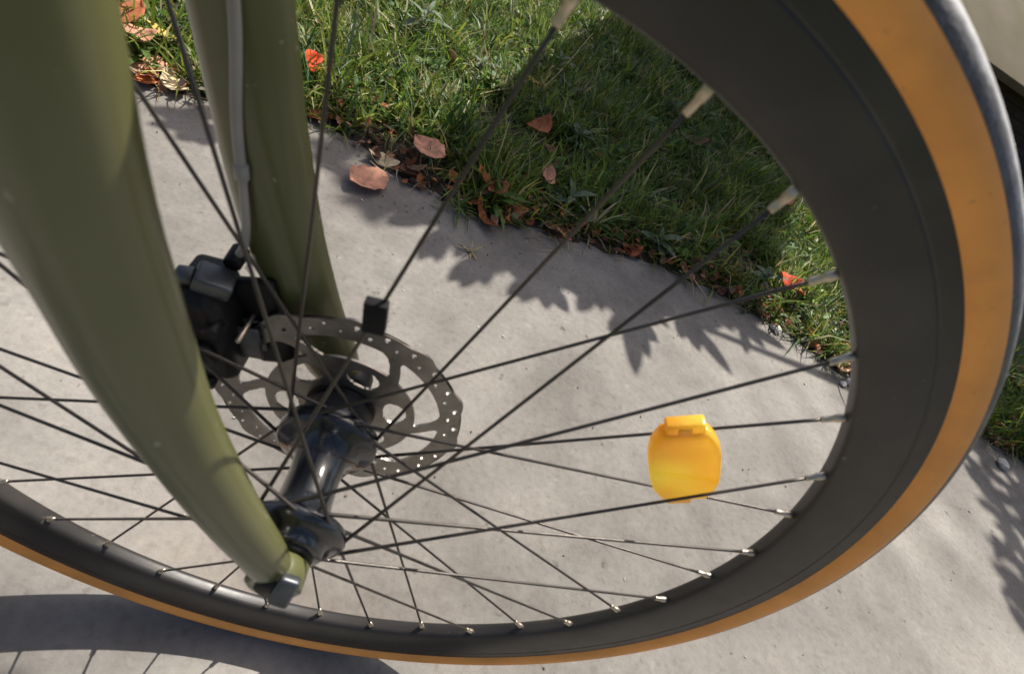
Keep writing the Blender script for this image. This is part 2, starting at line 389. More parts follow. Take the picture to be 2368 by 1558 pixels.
# brake rotor: ring with drilled track and six swept arms
RA = 0.0353
def rotor_mesh():
    nt, r0, r1, nr = 432, 0.0165, 0.0806, 46
    def solid(r, t):
        if r < 0.0245: return True
        if r > 0.0655:
            # drilled track: rows of round holes
            for row, rh, off in ((0.0758, 0.0020, 0.0), (0.0708, 0.0019, 0.5)):
                nn = 26; u = (t/(2*math.pi)*nn + off); du = (u - round(u))*2*math.pi/nn*r
                if int(round(u)) % 13 in (0,) : continue
                if du*du + (r-row)**2 < rh*rh: return False
            return True
        if r < 0.046:                                     # six oval windows in the carrier
            u = (t - 0.35)/(2*math.pi)*6; du = (u-round(u))*2*math.pi/6*r
            return (du/0.0105)**2 + ((r-0.0355)/0.0078)**2 > 1
        if r < 0.049: return True
        sw = t - 14*(r-0.046)
        u = sw/(2*math.pi)*6; du = (u-round(u))*2*math.pi/6*r
        return abs(du) < 0.0042 + 0.006*max(0, (r-0.060)/0.0055)**2*0.6
    verts, faces, idx = [], [], {}
    def vid(i, j):
        i %= nt
        if (i, j) not in idx:
            t = 2*math.pi*i/nt; r = r0 + (r1-r0)*j/nr
            if j == nr: r += 0.0016*math.cos(11*t) + 0.0006*math.cos(22*t) - 0.0010
            idx[(i, j)] = len(verts); verts.append((HX + r*math.cos(t), RA, HZ + r*math.sin(t)))
        return idx[(i, j)]
    for i in range(nt):
        for j in range(nr):
            if solid(r0 + (r1-r0)*(j+0.5)/nr, 2*math.pi*(i+0.5)/nt):
                faces.append((vid(i, j), vid(i+1, j), vid(i+1, j+1), vid(i, j+1)))
    bm = bmesh.new(); me = mesh('brake_rotor', verts, faces, False); bm.from_mesh(me)
    # relax the cut edges so that the holes read round
    for it in range(3):
        bv = [v for v in bm.verts if v.is_boundary and 0.018 < math.hypot(v.co.x-HX, v.co.z-HZ) < 0.0795]
        new = {}
        for v in bv:
            nb = [e.other_vert(v).co for e in v.link_edges if e.is_boundary]
            if nb: new[v] = v.co*0.5 + sum(nb, Vector())/len(nb)*0.5
        for v, c in new.items(): v.co = c
    ret = bmesh.ops.extrude_face_region(bm, geom=bm.faces[:])
    for v in [g for g in ret['geom'] if isinstance(g, bmesh.types.BMVert)]: v.co.y += 0.0018
    bmesh.ops.recalc_face_normals(bm, faces=bm.faces)
    bm.to_mesh(me); bm.free(); return me
rotor = obj('brake_rotor', rotor_mesh(), M['steel'], bike)
rotor['label'] = 'drilled steel disc brake rotor'
V, F = lathe_y([(0.0165, RA-0.003), (0.0215, RA-0.003), (0.0225, RA-0.0018), (0.0225, RA-0.0002), (0.0165, RA-0.0002)], 48, HX, HZ, True)
obj('lock_ring', fixn(mesh('lock_ring', V, F)), M['satin'], rotor)

# fork: crown with two legs
def leg_path(y0, y1):
    if y0 < 0:
        return [(-0.0165, y0, W-0.0050), (-0.0262, y0, W+0.0160), (-0.0448, y0, W+0.0490), (-0.0642, y0, W+0.0890), (-0.0792, y0*0.995, W+0.1235), (-0.0917, y0*0.985, W+0.1600), (-0.1030, y0*0.97+y1*0.03, W+0.2000), (-0.1135, y0*0.92+y1*0.08, W+0.2500), (-0.1280, y0*0.78+y1*0.22, W+0.3050), (-0.1520, y0*0.35+y1*0.65, W+0.3600), (-0.1680, y1, W+0.3870)]
    return [(-0.0185, y0, W-0.0050), (-0.0300, y0, W+0.0150), (-0.0500, y0, W+0.0480), (-0.0700, y0, W+0.0880), (-0.0840, y0*0.995, W+0.1230),
            (-0.0965, y0*0.985, W+0.1600), (-0.1095, y0*0.97+y1*0.03, W+0.2000), (-0.1260, y0*0.9+y1*0.1, W+0.2500), (-0.1430, y0*0.75+y1*0.25, W+0.3050), (-0.1600, y0*0.35+y1*0.65, W+0.3600), (-0.1680, y1, W+0.3870)]
def leg_mesh(y0, y1, wscale=1.0):
    pts = catmull(leg_path(y0, y1), 6); nn = len(pts); rr = []
    for i in range(nn):
        t = i/(nn-1)
        fore = float(np.interp(t, [0, 0.06, 0.14, 0.28, 0.45, 0.6, 0.8, 1], [0.0115, 0.0145, 0.0165, 0.0190, 0.0212, 0.0218, 0.0225, 0.0235]))
        lat = float(np.interp(t, [0, 0.06, 0.14, 0.28, 0.45, 0.6, 0.8, 1], [0.0085, 0.0095, 0.0105, 0.0125, 0.0140, 0.0150, 0.0165, 0.0180]))
        if y0 > 0: fore *= float(np.interp(t, [0, 0.05, 0.12, 0.3, 0.5], [1.1, 1.25, 1.25, 1.12, 1.0]))
        if y0 < 0: fore *= float(np.interp(t, [0, 0.1, 0.3, 0.45, 0.6], [0.90, 0.84, 0.86, 0.95, 1.0]))
        rr.append((fore*wscale, lat))
    V, F = tube(pts, rr, 28, True, up=Vector((0, 1, 0)))
    return fixn(mesh('fork_leg', V, F))
V, F = tube(catmull([(-0.168, -0.052, W+0.385), (-0.169, -0.03, W+0.398), (-0.170, 0, W+0.404), (-0.169, 0.03, W+0.398), (-0.168, 0.052, W+0.385)], 5), (0.024, 0.02), 24) if False else tube(catmull([(-0.168, -0.058, W+0.380), (-0.169, -0.03, W+0.398), (-0.170, 0, W+0.404), (-0.169, 0.03, W+0.398), (-0.168, 0.058, W+0.380)], 5), 0.0225, 24)
fork = obj('fork_crown', fixn(mesh('fork_crown', V, F)), M['green'], bike)
YN, YF = -0.0745, 0.0580
legn = obj('fork_leg', leg_mesh(YN, -0.047, 0.94), M['green'], fork)
legf = obj('fork_leg', leg_mesh(YF, 0.045), M['green'], fork); legf.location.x = -0.004
V, F = tube([(-0.170, 0, W+0.40), (-0.215, 0, W+0.53)], [0.021, 0.0175], 24)
obj('steerer', mesh('steerer', V, F), M['green'], fork)
# dropout tabs at the leg tips
for y in (YN, YF):
    V, F = lathe_y([(0.0078, y-0.0075), (0.0128, y-0.0075), (0.0145, y-0.0060), (0.0145, y+0.0060), (0.0128, y+0.0075), (0.0078, y+0.0075)], 36, HX, HZ-0.001, True)
    obj('dropout', fixn(mesh('dropout', V, F)), M['green'] if y < 0 else M['satin'], fork)  # far tip coloured black in place of the shade behind the rotor
# seam ring and lever of the through axle, on the near side
ax = obj('axle_lever', bevel(boxm('axle_lever', -0.0052, 0.0052, -0.0032, 0.0032, -0.011, 0.006, 0), 0.0022, 3), M['bare'], bike)
ax.location = (HX+0.006, -0.0830, HZ+0.009); ax.rotation_euler = (math.radians(-30), math.radians(8), 0)
V, F = lathe_y([(0.0, -0.0850), (0.0070, -0.0850), (0.0088, -0.0838), (0.0088, -0.0790), (0.0, -0.0790)], 28, 0, 0)
hd = obj('lever_head', fixn(mesh('lever_head', V, F)), M['satin'], bike); hd.location = (HX, 0, HZ)

# disc brake caliper behind the far leg
cal = obj('brake_caliper', bevel(mesh('brake_caliper',
      [(x, y, z) for y, sc in ((0.012, 0.82), (0.020, 1.0), (0.050, 1.0), (0.056, 0.85)) for x, z in [(0.020*sc, -0.037*sc), (0.022*sc, 0.012*sc), (0.012*sc, 0.040*sc), (-0.016*sc, 0.042*sc), (-0.022*sc, 0.004*sc), (-0.013*sc, -0.038*sc)]],
      [tuple(range(6))] + [(a*6+k, (a+1)*6+k, (a+1)*6+(k+1) % 6, a*6+(k+1) % 6) for a in range(3) for k in range(6)] + [tuple(range(23, 17, -1))]), 0.003, 3, 20), M['satin'], bike)
cal.location = (-0.0975, 0.0045, W+0.036); cal.rotation_euler = (0, math.radians(-16), 0); cal.scale = (0.64, 0.90, 0.86)
cal['label'] = 'black disc brake caliper clamped over the rotor'
def cyl(name, p0, p1, r, m, parent, n=20, b=0.0006):
    p0, p1 = Vector(p0), Vector(p1); d = (p1-p0).normalized()
    V, F = tube([p0, p0+d*b, p1-d*b, p1], [r-b, r, r, r-b], n)
    o = obj(name, mesh(name, V, F), m, None); o.parent = parent
    o.matrix_parent_inverse = parent.matrix_basis.inverted(); return o
kn = obj('adjuster_block', bevel(boxm('adjuster_block', -0.009, 0.010, -0.008, 0.008, -0.006, 0.004, 0), 0.002, 2), M['bare'], cal)
kn.matrix_parent_inverse = cal.matrix_basis.inverted(); kn.location = (-0.1000, 0.0290, W+0.0745); kn.rotation_euler = (0, math.radians(10), math.radians(12))
cyl('adjuster_bolt', (-0.1085, 0.0275, W+0.0730), (-0.1165, 0.0260, W+0.0715), 0.0052, M['bare'], cal)
cyl('mount_bolt', (-0.0925, 0.011, W+0.052), (-0.0925, 0.022, W+0.052), 0.0040, M['satin'], cal)
cyl('mount_bolt', (-0.0895, 0.011, W+0.008), (-0.0895, 0.022, W+0.008), 0.0040, M['satin'], cal)
cyl('piston_cap', (-0.0985, 0.011, W+0.030), (-0.0985, 0.018, W+0.030), 0.0105, M['satin'], cal, 32)
mt = obj('caliper_mount', bevel(boxm('caliper_mount', -0.020, 0.004, -0.0035, 0.0035, -0.034, 0.030, 0), 0.003, 2), M['satin'], cal)
mt.matrix_parent_inverse = cal.matrix_basis.inverted(); mt.location = (-0.0660, 0.0435, W+0.046); mt.rotation_euler = (0, math.radians(-24), 0)
for y in (0.0318, 0.0388):
    pad = obj('brake_pad', bevel(boxm('brake_pad', -0.013, 0.013, -0.0014, 0.0014, -0.012, 0.012, 0), 0.0008, 1), M['bare'], cal)
    pad.matrix_parent_inverse = cal.matrix_basis.inverted(); pad.location = (-0.0830, y, W+0.030); pad.rotation_euler = (0, math.radians(-16), 0)
cyl('retaining_pin', (-0.0800, 0.018, W+0.046), (-0.0800, 0.050, W+0.046), 0.0016, M['nipple'], cal)
cyl('banjo', (-0.0960, 0.040, W+0.078), (-0.0960, 0.052, W+0.080), 0.0050, M['satin'], cal)
# brake hose along the far leg
hp = catmull([(-0.192, 0.030, W+0.470), (-0.166, 0.026, W+0.385), (-0.137, 0.0365, W+0.300), (-0.1130, 0.0410, W+0.2180), (-0.1040, 0.0415, W+0.160), (-0.0975, 0.0415, W+0.130), (-0.0930, 0.0420, W+0.106), (-0.0925, 0.0430, W+0.092), (-0.0955, 0.0450, W+0.080)], 8)
V, F = tube(hp, [0.0026 if i < 40 else 0.0022 for i in range(len(hp))], 12)
hose = obj('brake_hose', mesh('brake_hose', V, F), M['hose'], bike)
for q in (22, 38):
    d_ = (hp[q+1]-hp[q]).normalized(); V, F = tube([hp[q]-d_*0.004, hp[q]-d_*0.0036, hp[q]+d_*0.0036, hp[q]+d_*0.004], [0.0028, 0.0035, 0.0035, 0.0028], 14)
    obj('hose_clip', mesh('hose_clip', V, F), M['hose'], hose)

# amber spoke reflector: barrel shaped body clipped on the spokes
refl = empty('spoke_reflector', (0.1670, -0.004, W+0.1075)); refl.parent = bike
tdir = math.atan2(-0.0585, 0.0455)
def reflector():
    # local u along the long axis, v across, w thickness (toward the camera side = -y)
    n = 40; outl = []
    for i in range(n):
        t = i/(n-1); u = -0.030 + 0.064*t
        hw = 0.0196*(1 - 0.50*abs((u-0.002)/0.034)**3.2)
        outl.append((u, hw))
    ring = [(u, h) for u, h in outl] + [(u, -h) for u, h in reversed(outl)]
    return ring
ring = reflector(); m_ = len(ring); cu = sum(u for u, v in ring)/m_
lay = [(-0.0046, 0.80), (-0.0052, 0.90), (-0.0044, 0.975), (-0.002, 1.0), (0.002, 1.0), (0.0044, 0.975), (0.0052, 0.90), (0.0046, 0.80)]
V = [Vector((cu+(u-cu)*s, w, v*s)) for w, s in lay for u, v in ring]
F = [(a*m_+k, a*m_+(k+1) % m_, (a+1)*m_+(k+1) % m_, (a+1)*m_+k) for a in range(len(lay)-1) for k in range(m_)] + [tuple(range(m_))[::-1], tuple(range((len(lay)-1)*m_, len(lay)*m_))]
rot = Matrix.Rotation(-tdir, 4, 'Y')
def rm(V): return [rot @ Vector(v) for v in V]
lens_o = obj('lens', fixn(mesh('lens', rm(V), F)), M['amber'], refl)
cb = boxm('clip', -0.0360, -0.0270, -0.0040, 0.0040, -0.0095, 0.0110, 0); cb = bevel(cb, 0.0016, 2); cb.transform(rot)
obj('clip', cb, M['amber'], refl)
cb = boxm('clip', 0.0325, 0.0385, -0.0040, 0.0040, -0.0105, 0.0035, 0); cb = bevel(cb, 0.0014, 2); cb.transform(rot)
obj('clip', cb, M['amber'], refl)
cb = boxm('rib', -0.0345, -0.0290, -0.0052, -0.0038, -0.0030, 0.0040, 0); cb = bevel(cb, 0.0006, 2); cb.transform(rot)
obj('rib', cb, M['amber'], refl)
refl['label'] = 'bright amber plastic spoke reflector'

# small black magnet clamped on a spoke above the rotor
MAGNET_K = -6
A, B = SP[MAGNET_K % 36]; d = (B-A).normalized()
mg = obj('spoke_magnet', bevel(boxm('spoke_magnet', -0.0048, 0.0048, -0.0028, 0.0028, -0.0080, 0.0080, 0), 0.0008, 2), M['rubber'], bike)
mg.location = A + d*0.140; mg.rotation_euler = (0, math.radians(-12), 0)
mg['label'] = 'small black magnet block clamped on a spoke'

# ---------------------------------------------------------------- lawn: grass blades (nobody could count them)
rng = np.random.default_rng(11)
def grass_mesh(name, X, Y, Z, L, Wd, col, lean, seg=2):
    n = len(X); az = rng.uniform(0, 2*np.pi, n); fac = az + rng.normal(0, 0.5, n) + np.pi/2
    le = lean; dx, dy = np.cos(az), np.sin(az); wx, wy = np.cos(fac)*Wd/2, np.sin(fac)*Wd/2
    P = np.zeros((n, 5, 3))
    bend = rng.uniform(0.2, 1.2, n)
    for k, t in ((0, 0.0), (1, 0.55)):
        a = le + bend*t*0.6
        cx = X + dx*L*t*np.sin(a); cy = Y + dy*L*t*np.sin(a); cz = Z + L*t*np.cos(a)
        w = 1.0 if k == 0 else 0.85
        P[:, 2*k] = np.stack([cx-wx*w, cy-wy*w, cz], 1); P[:, 2*k+1] = np.stack([cx+wx*w, cy+wy*w, cz], 1)
    a = np.minimum(le + bend, 1.9)
    bx = X + dx*L*0.55*np.sin(le+bend*0.33); by = Y + dy*L*0.55*np.sin(le+bend*0.33); bz = Z + L*0.55*np.cos(le+bend*0.33)
    P[:, 4] = np.stack([bx + dx*L*0.45*np.sin(a), by + dy*L*0.45*np.sin(a), np.maximum(bz + L*0.45*np.cos(a), Z+0.003)], 1)
    me = bpy.data.meshes.new(name)
    me.vertices.add(n*5); me.vertices.foreach_set('co', P.reshape(-1))
    base = np.arange(n)*5
    loops = np.stack([base, base+1, base+3, base+2, base+2, base+3, base+4], 1).reshape(-1)
    me.loops.add(n*7); me.loops.foreach_set('vertex_index', loops.astype(np.int32))
    st = np.stack([np.arange(n)*7, np.arange(n)*7+4], 1).reshape(-1)
    me.polygons.add(n*2); me.polygons.foreach_set('loop_start', st.astype(np.int32))
    at = me.attributes.new('col', 'FLOAT_COLOR', 'POINT')
    cc = np.ones((n, 5, 4)); cc[:, :, :3] = col[:, None, :]
    at.data.foreach_set('color', cc.reshape(-1))
    me.update(calc_edges=True); me.validate()
    me.polygons.foreach_set('use_smooth', np.ones(n*2, bool))
    return me
def palette(n, kinds, probs):
    k = rng.choice(len(kinds), n, p=probs); c = np.array(kinds)[k]
    return c*rng.uniform(0.45, 1.5, (n, 1))*rng.uniform(0.9, 1.1, (n, 3))
GREENS = [(0.115, 0.185, 0.024), (0.19, 0.25, 0.032), (0.065, 0.13, 0.03), (0.29, 0.30, 0.06), (0.45, 0.39, 0.19), (0.11, 0.165, 0.085)]
GP = [0.32, 0.26, 0.17, 0.10, 0.08, 0.07]
def lawn(name, n, x0, x1, y0, y1, lmin, lmax, w, label):
    X = rng.uniform(x0, x1, n); Y = y0 + (y1-y0)*rng.uniform(0, 1, n)**1.15
    E_ = np.array([edge(x) for x in X])
    cl = np.array([noise.noise((x*5, y*5, 0)) + 0.7*noise.noise((x*17, y*17, 4)) for x, y in zip(X, Y)])
    keep = (Y > E_ + 0.004 - 0.05*cl) & (rng.uniform(0, 1, n) < np.clip(0.72 + 1.5*cl, 0.10, 1)*np.clip((Y-E_)/0.035+0.25, 0, 1))
    X, Y, cl = X[keep], Y[keep], cl[keep]; m = len(X)
    Z = np.array([soil_z(x, y) for x, y in zip(X, Y)]) - 0.002
    L = (rng.uniform(lmin, lmax, m) + (rng.uniform(0, 1, m) < 0.05)*0.05)*np.clip(0.9 + 0.8*cl, 0.5, 1.5)
    o = obj(name, grass_mesh(name, X, Y, Z, L, w*rng.uniform(0.6, 1.3, m), palette(m, GREENS, GP), np.abs(rng.normal(0.65, 0.5, m))), M['grass'])
    o['kind'] = 'stuff'; tag(o, label, 'grass'); return o
lawn('lawn_grass', 150000, -1.1, 2.3, 0.80, 3.4, 0.030, 0.125, 0.0052, 'short mixed green lawn grass growing along the pavement edge')
lawn('far_lawn_grass', 70000, -5.0, 10.0, 2.4, 11.0, 0.05, 0.11, 0.010, 'coarse shaded lawn grass farther behind the wheel')

# broad clover-like ground cover and brown litter, small flat leaflets
def leaflets(name, n, fpos, kinds, probs, smin, smax, matn, tilt, label, cat):
    V, F, cols = [], [], []
    pal = palette(n, kinds, probs); c = 0
    for i in range(n):
        q = fpos()
        if q is None: continue
        x, y, z = q; s = rng.uniform(smin, smax); e = Euler((rng.normal(0, tilt), rng.normal(0, tilt), rng.uniform(0, 6.28))).to_matrix()
        o = len(V)
        for u, v, w in ((-1, 0, 0), (-0.35, 0.48, 0.12), (0.45, 0.42, 0.1), (1, 0, 0.02), (0.45, -0.42, 0.1), (-0.35, -0.48, 0.12), (0, 0, -0.06)):
            V.append(Vector((x, y, z)) + e @ Vector((u*s, v*s, w*s)))
            cols.append((*pal[i], 1))
        F += [(o+6, o+k, o+(k+1) % 6) for k in range(6)]
    me = mesh(name, V, F); at = me.attributes.new('col', 'FLOAT_COLOR', 'POINT')
    at.data.foreach_set('color', np.array(cols).reshape(-1))
    ob = obj(name, me, M[matn]); ob['kind'] = 'stuff'; tag(ob, label, cat); return ob
def pos_cover():
    x, y = rng.uniform(-1.2, 2.2), rng.uniform(0.86, 3.2)
    if y < edge(x)+0.03 or noise.noise((x*3.1+7, y*3.1, 1)) < 0.02: return None
    return x, y, soil_z(x, y) + rng.uniform(0.012, 0.04)
leaflets('ground_cover', 24000, pos_cover, [(0.12, 0.20, 0.035), (0.08, 0.155, 0.04), (0.20, 0.25, 0.045), (0.15, 0.19, 0.11)], [0.4, 0.3, 0.2, 0.1], 0.006, 0.019, 'grass', 0.6, 'small broad leaved ground cover among the grass', 'ground cover')
def pos_litter():
    x = rng.uniform(-1.2, 2.3); y = edge(x) + abs(rng.normal(0, 0.16)) - 0.025
    if noise.noise((x*4, 3, 1)) < -0.25 and rng.uniform() < 0.7: return None
    return x, y, max(soil_z(x, y), 0) + rng.uniform(0.002, 0.03)
leaflets('leaf_litter', 2600, pos_litter, [(0.34, 0.12, 0.05), (0.13, 0.065, 0.035), (0.38, 0.19, 0.10), (0.36, 0.30, 0.19), (0.05, 0.035, 0.025)], [0.3, 0.27, 0.15, 0.1, 0.18], 0.004, 0.015, 'litter', 0.5, 'crumbled brown leaf litter along the pavement edge', 'litter')
def pos_grit():
    x = rng.uniform(-0.9, 2.2); y = rng.uniform(-0.6, 0.98) if rng.uniform() < 0.45 else edge(x) - abs(rng.normal(0, 0.09))
    return (x, y, 0.0012) if y < edge(x) else None
leaflets('grit', 900, pos_grit, [(0.12, 0.105, 0.09), (0.35, 0.32, 0.28), (0.20, 0.13, 0.08), (0.5, 0.47, 0.42)], [0.4, 0.25, 0.2, 0.15], 0.0009, 0.0032, 'litter', 0.4, 'fine grit and crumbs scattered over the pavement', 'grit')
# dry cut grass straws lying along the edge
m = 900
X = rng.uniform(-1.1, 2.3, m); Y = np.array([edge(x) for x in X]) + rng.normal(0.05, 0.09, m)
keep = Y > np.array([edge(x) for x in X]) - 0.06 - 0.05*rng.uniform(0, 1, m); X, Y = X[keep], Y[keep]; m = len(X)
Z = np.array([max(soil_z(x, y), 0) for x, y in zip(X, Y)]) + rng.uniform(0.002, 0.012, m)
dg = obj('dry_grass_clippings', grass_mesh('dry_grass_clippings', X, Y, Z, rng.uniform(0.02, 0.09, m), np.full(m, 0.0022), palette(m, [(0.42, 0.36, 0.20), (0.30, 0.24, 0.12), (0.5, 0.46, 0.32)], [0.5, 0.3, 0.2]), rng.normal(1.35, 0.12, m)), M['grass'])
dg['kind'] = 'stuff'; tag(dg, 'dry straw coloured grass clippings scattered at the pavement edge', 'clippings')

# ---------------------------------------------------------------- fallen leaves, one object each
def leaf_mesh(seed, length, aspect, curl, fold, lobes=0):
    r = random.Random(seed); nu, nv = 9, 5; V, F = [], []
    for i in range(nu):
        t = i/(nu-1); u = (t-0.5)*length
        hw = length*aspect*0.5*(math.sin(math.pi*min(1, t*0.97+0.015))**0.75)*(1 + 0.10*r.uniform(-1, 1)) + 0.0002
        if lobes: hw *= 1 - 0.38*(0.5+0.5*math.cos(t*math.pi*2*lobes))*(0.15 < t < 0.9)
        for j in range(nv):
            s = (j/(nv-1)-0.5)*2
            z = abs(s)*hw*fold + curl*length*((t-0.5)**2)*2.2 + 0.04*length*r.uniform(-1, 1)*abs(s)
            V.append((u + 0.02*length*r.uniform(-1, 1), s*hw*math.cos(fold*0.6), z))
    for i in range(nu-1):
        for j in range(nv-1):
            a = i*nv+j; F.append((a, a+1, a+nv+1, a+nv))
    # stalk
    o = len(V); V += [(length*0.5-0.002, -0.0006, 0.0), (length*0.5-0.002, 0.0006, 0.0), (length*0.72, 0.0007, 0.004), (length*0.72, -0.0007, 0.004)]
    F.append((o, o+1, o+2, o+3))
    me = mesh('leaf', V, F)
    bm = bmesh.new(); bm.from_mesh(me); ret = bmesh.ops.solidify(bm, geom=bm.faces[:], thickness=0.0005); bm.to_mesh(me); bm.free()
    me.polygons.foreach_set('use_smooth', [True]*len(me.polygons)); return me
LC = dict(pink=(0.66, 0.33, 0.21), cream=(0.72, 0.58, 0.38), orange=(0.66, 0.23, 0.09), rust=(0.40, 0.13, 0.055), red=(0.62, 0.075, 0.02),
          tan=(0.60, 0.36, 0.21), yellow=(0.55, 0.42, 0.10), brown=(0.16, 0.075, 0.045))
LM = {k: leafmat('fallen_leaf_'+k, col=c, trans=0.18, rough=0.7, var=0.35, scale=70) for k, c in LC.items()}
LEAVES = [
 (-0.111, 0.793, 0.078, 0.72, 'pink', 1.0, 'large curled pinkish brown leaf lying out on the pavement at the lawn edge'),
 (-0.104, 0.886, 0.055, 0.60, 'cream', 0.3, 'pale cream leaf just behind the large curled pinkish leaf'),
 (-0.023, 0.958, 0.078, 0.62, 'pink', 2.4, 'pinkish brown leaf crumpled on grass beside the cream leaf'),
 (-0.047, 0.882, 0.046, 0.70, 'brown', 1.9, 'dark brown leaf tucked between two pinkish leaves at the edge'),
 (0.131, 0.844, 0.070, 0.30, 'orange', 2.2, 'narrow orange brown leaf pointing out over the shaded pavement'),
 (0.174, 0.914, 0.074, 0.55, 'orange', 0.1, 'broad orange leaf on the edge next to the narrow one'),
 (0.251, 0.984, 0.046, 0.85, 'tan', 1.2, 'round tan leaf right of the broad orange leaf'),
 (0.284, 0.930, 0.030, 0.60, 'cream', 2.6, 'tiny pale leaf lying on the edge under the round tan leaf'),
 (0.101, 0.958, 0.050, 0.55, 'rust', 2.0, 'rust coloured leaf half sunk in grass above the narrow orange leaf'),
 (0.141, 0.943, 0.048, 0.60, 'rust', 0.8, 'folded rust leaf touching the broad orange leaf'),
 (0.510, 0.990, 0.052, 0.75, 'rust', 0.4, 'lone rust leaf at the dark middle stretch of the lawn edge'),
 (1.010, 1.157, 0.070, 0.60, 'red', 0.2, 'orange red leaf in the sunny grass beside the rim'),
 (-0.318, 1.055, 0.062, 0.60, 'red', 1.4, 'vivid red leaf upright in the grass beside the far fork leg'),
 (-0.254, 0.938, 0.042, 0.70, 'orange', 0.6, 'small orange leaf at the pavement corner beside the far fork leg'),
 (-0.225, 0.969, 0.042, 0.60, 'yellow', 2.0, 'small yellow brown leaf next to the small orange corner leaf'),
 (0.219, 1.327, 0.075, 0.75, 'rust', 0.9, 'rusty orange leaf deep in the grass below the ochre flower head'),
 (0.255, 1.086, 0.046, 0.70, 'pink', 1.7, 'small pink leaf in the grass above the round tan leaf'),
 (0.827, 1.858, 0.100, 0.55, 'brown', 0.3, 'dark reddish leaf in the deep shade near the middle nipples'),
 (1.215, 1.756, 0.085, 0.40, 'orange', 0.5, 'orange leaf in grass behind the lower pale nipple on the rim'),
 (-0.563, 0.885, 0.045, 0.70, 'pink', 0.7, 'pink leaf topmost in the pile between the fork legs'),
 (-0.525, 0.844, 0.050, 0.75, 'pink', 2.1, 'flat pink leaf in the middle of the pile between the fork legs'),
 (-0.517, 0.792, 0.040, 0.60, 'orange', 1.1, 'orange leaf lowest in the pile between the fork legs'),
 (-0.544, 0.918, 0.040, 0.60, 'yellow', 0.2, 'yellow leaf at the back of the pile between the fork legs'),
 (-0.500, 0.870, 0.046, 0.60, 'rust', 1.3, 'rust leaf right of the pink leaves between the fork legs'),
 (-0.575, 0.835, 0.055, 0.65, 'cream', 0.9, 'pale cream leaf half hidden at the left of the pile between the fork legs'),
 (-0.480, 0.815, 0.050, 0.70, 'cream', 2.6, 'pale leaf at the right of the pile against the far fork leg'),
 (-0.535, 0.810, 0.048, 0.70, 'pink', 0.2, 'small pink leaf at the front of the pile between the fork legs'),
 (-0.600, 0.930, 0.060, 0.60, 'rust', 1.6, 'dark rust leaf in the grass above the pile between the fork legs'),
 (1.173, 0.918, 0.062, 0.55, 'tan', 0.0, 'tan leaf on the sunlit pavement edge against the rim'),
 (1.039, 1.116, 0.050, 0.55, 'rust', 1.0, 'rust leaf just below the orange red leaf in the sunny grass'),
 (1.292, 1.116, 0.050, 0.60, 'orange', 0.5, 'orange leaf in bright green grass touching the rim edge'),
 (2.251, 1.385, 0.100, 0.60, 'rust', 0.6, 'large rust leaf in the shaded grass right of the tyre'),
 (2.061, 1.225, 0.080, 0.60, 'rust', 2.2, 'smaller rust leaf near the edge right of the tyre'),
 (0.248, 1.239, 0.046, 0.60, 'brown', 0.6, 'dark brown leaf under the rusty orange leaf in grass'),
 (-0.066, 1.468, 0.052, 0.50, 'tan', 1.9, 'upright tan leaf beside the grey green weed'),
]
for i, (x, y, ln, asp, c, rz, lab) in enumerate(LEAVES):
    r = random.Random(100+i); ongrass = y > edge(x) + 0.06; y -= 0.028*ongrass
    me = leaf_mesh(i, ln*1.22, asp, r.uniform(0.15, 0.6), r.uniform(0.1, 0.55))
    o = obj('fallen_leaf', me, LM[c])
    z = max(soil_z(x, y), 0) + (0.050 if 'upright' in lab else 0.040 if ongrass else 0.004)
    o.location = (x, y, z)
    tl = 0.35 if ongrass else 0.15
    o.rotation_euler = (r.uniform(-tl, tl) + (0.8 if 'upright' in lab else 0), r.uniform(-tl, tl), rz)
    tag(o, lab, 'leaf', 'fallen leaves along the lawn edge')

for i in range(26):
    r = random.Random(900+i); x = r.choice([r.uniform(-0.26, 0.42), r.uniform(-0.26, 0.42), r.uniform(0.42, 1.1)]); y = edge(x) + r.uniform(-0.025, 0.06)
    o = obj('small_leaf', leaf_mesh(900+i, r.uniform(0.022, 0.042), r.uniform(0.4, 0.75), r.uniform(0.3, 0.9), r.uniform(0.2, 0.8)), LM[r.choice(['rust', 'orange', 'orange', 'brown', 'tan'])])
    o.location = (x, y, max(soil_z(x, y), 0) + 0.010); o.rotation_euler = (r.uniform(-.5, .5), r.uniform(-.5, .5), r.uniform(0, 6.28))
    tag(o, 'small ragged dry leaf in the litter row right on the pavement edge', 'leaf', 'small dry leaves in the litter row')
# ---------------------------------------------------------------- weeds, stalks and stones
def lance(length, width, droop, n=6):
    V, F = [], []
    for i in range(n):
        t = i/(n-1); w = width*0.5*(math.sin(math.pi*(0.08+0.9*t))**0.8) + 0.0003
        x = length*t; z = -droop*length*t*t
        V += [(x, -w, z+w*0.25), (x, 0, z), (x, w, z+w*0.25)]
    for i in range(n-1):
        for j in range(2): a = i*3+j; F.append((a, a+3, a+4, a+1))
    return mesh('leaf', V, F)
def weed(name, loc, nleaf, lmin, lmax, w, matk, label, height, seed, cat='weed'):
    r = random.Random(seed); e = empty(name, loc)
    V, F = tube([(0, 0, 0), (0.004, 0.002, height*0.5), (0.002, -0.003, height)], [0.002, 0.0017, 0.001], 6)
    obj('stem', mesh('stem', V, F), M[matk], e)
    for i in range(nleaf):
        t = i/nleaf; ln = r.uniform(lmin, lmax)*(1-0.35*t)
        l = obj('leaf', lance(ln, ln*w, r.uniform(0.1, 0.6)), M[matk], e)
        l.location = (0.002, 0, height*(0.15+0.85*t)); l.rotation_euler = (r.uniform(-0.3, 0.3), -r.uniform(0.1, 0.9)*(0.4+t), i*2.4 + r.uniform(-0.3, 0.3))
    return tag(e, label, cat)
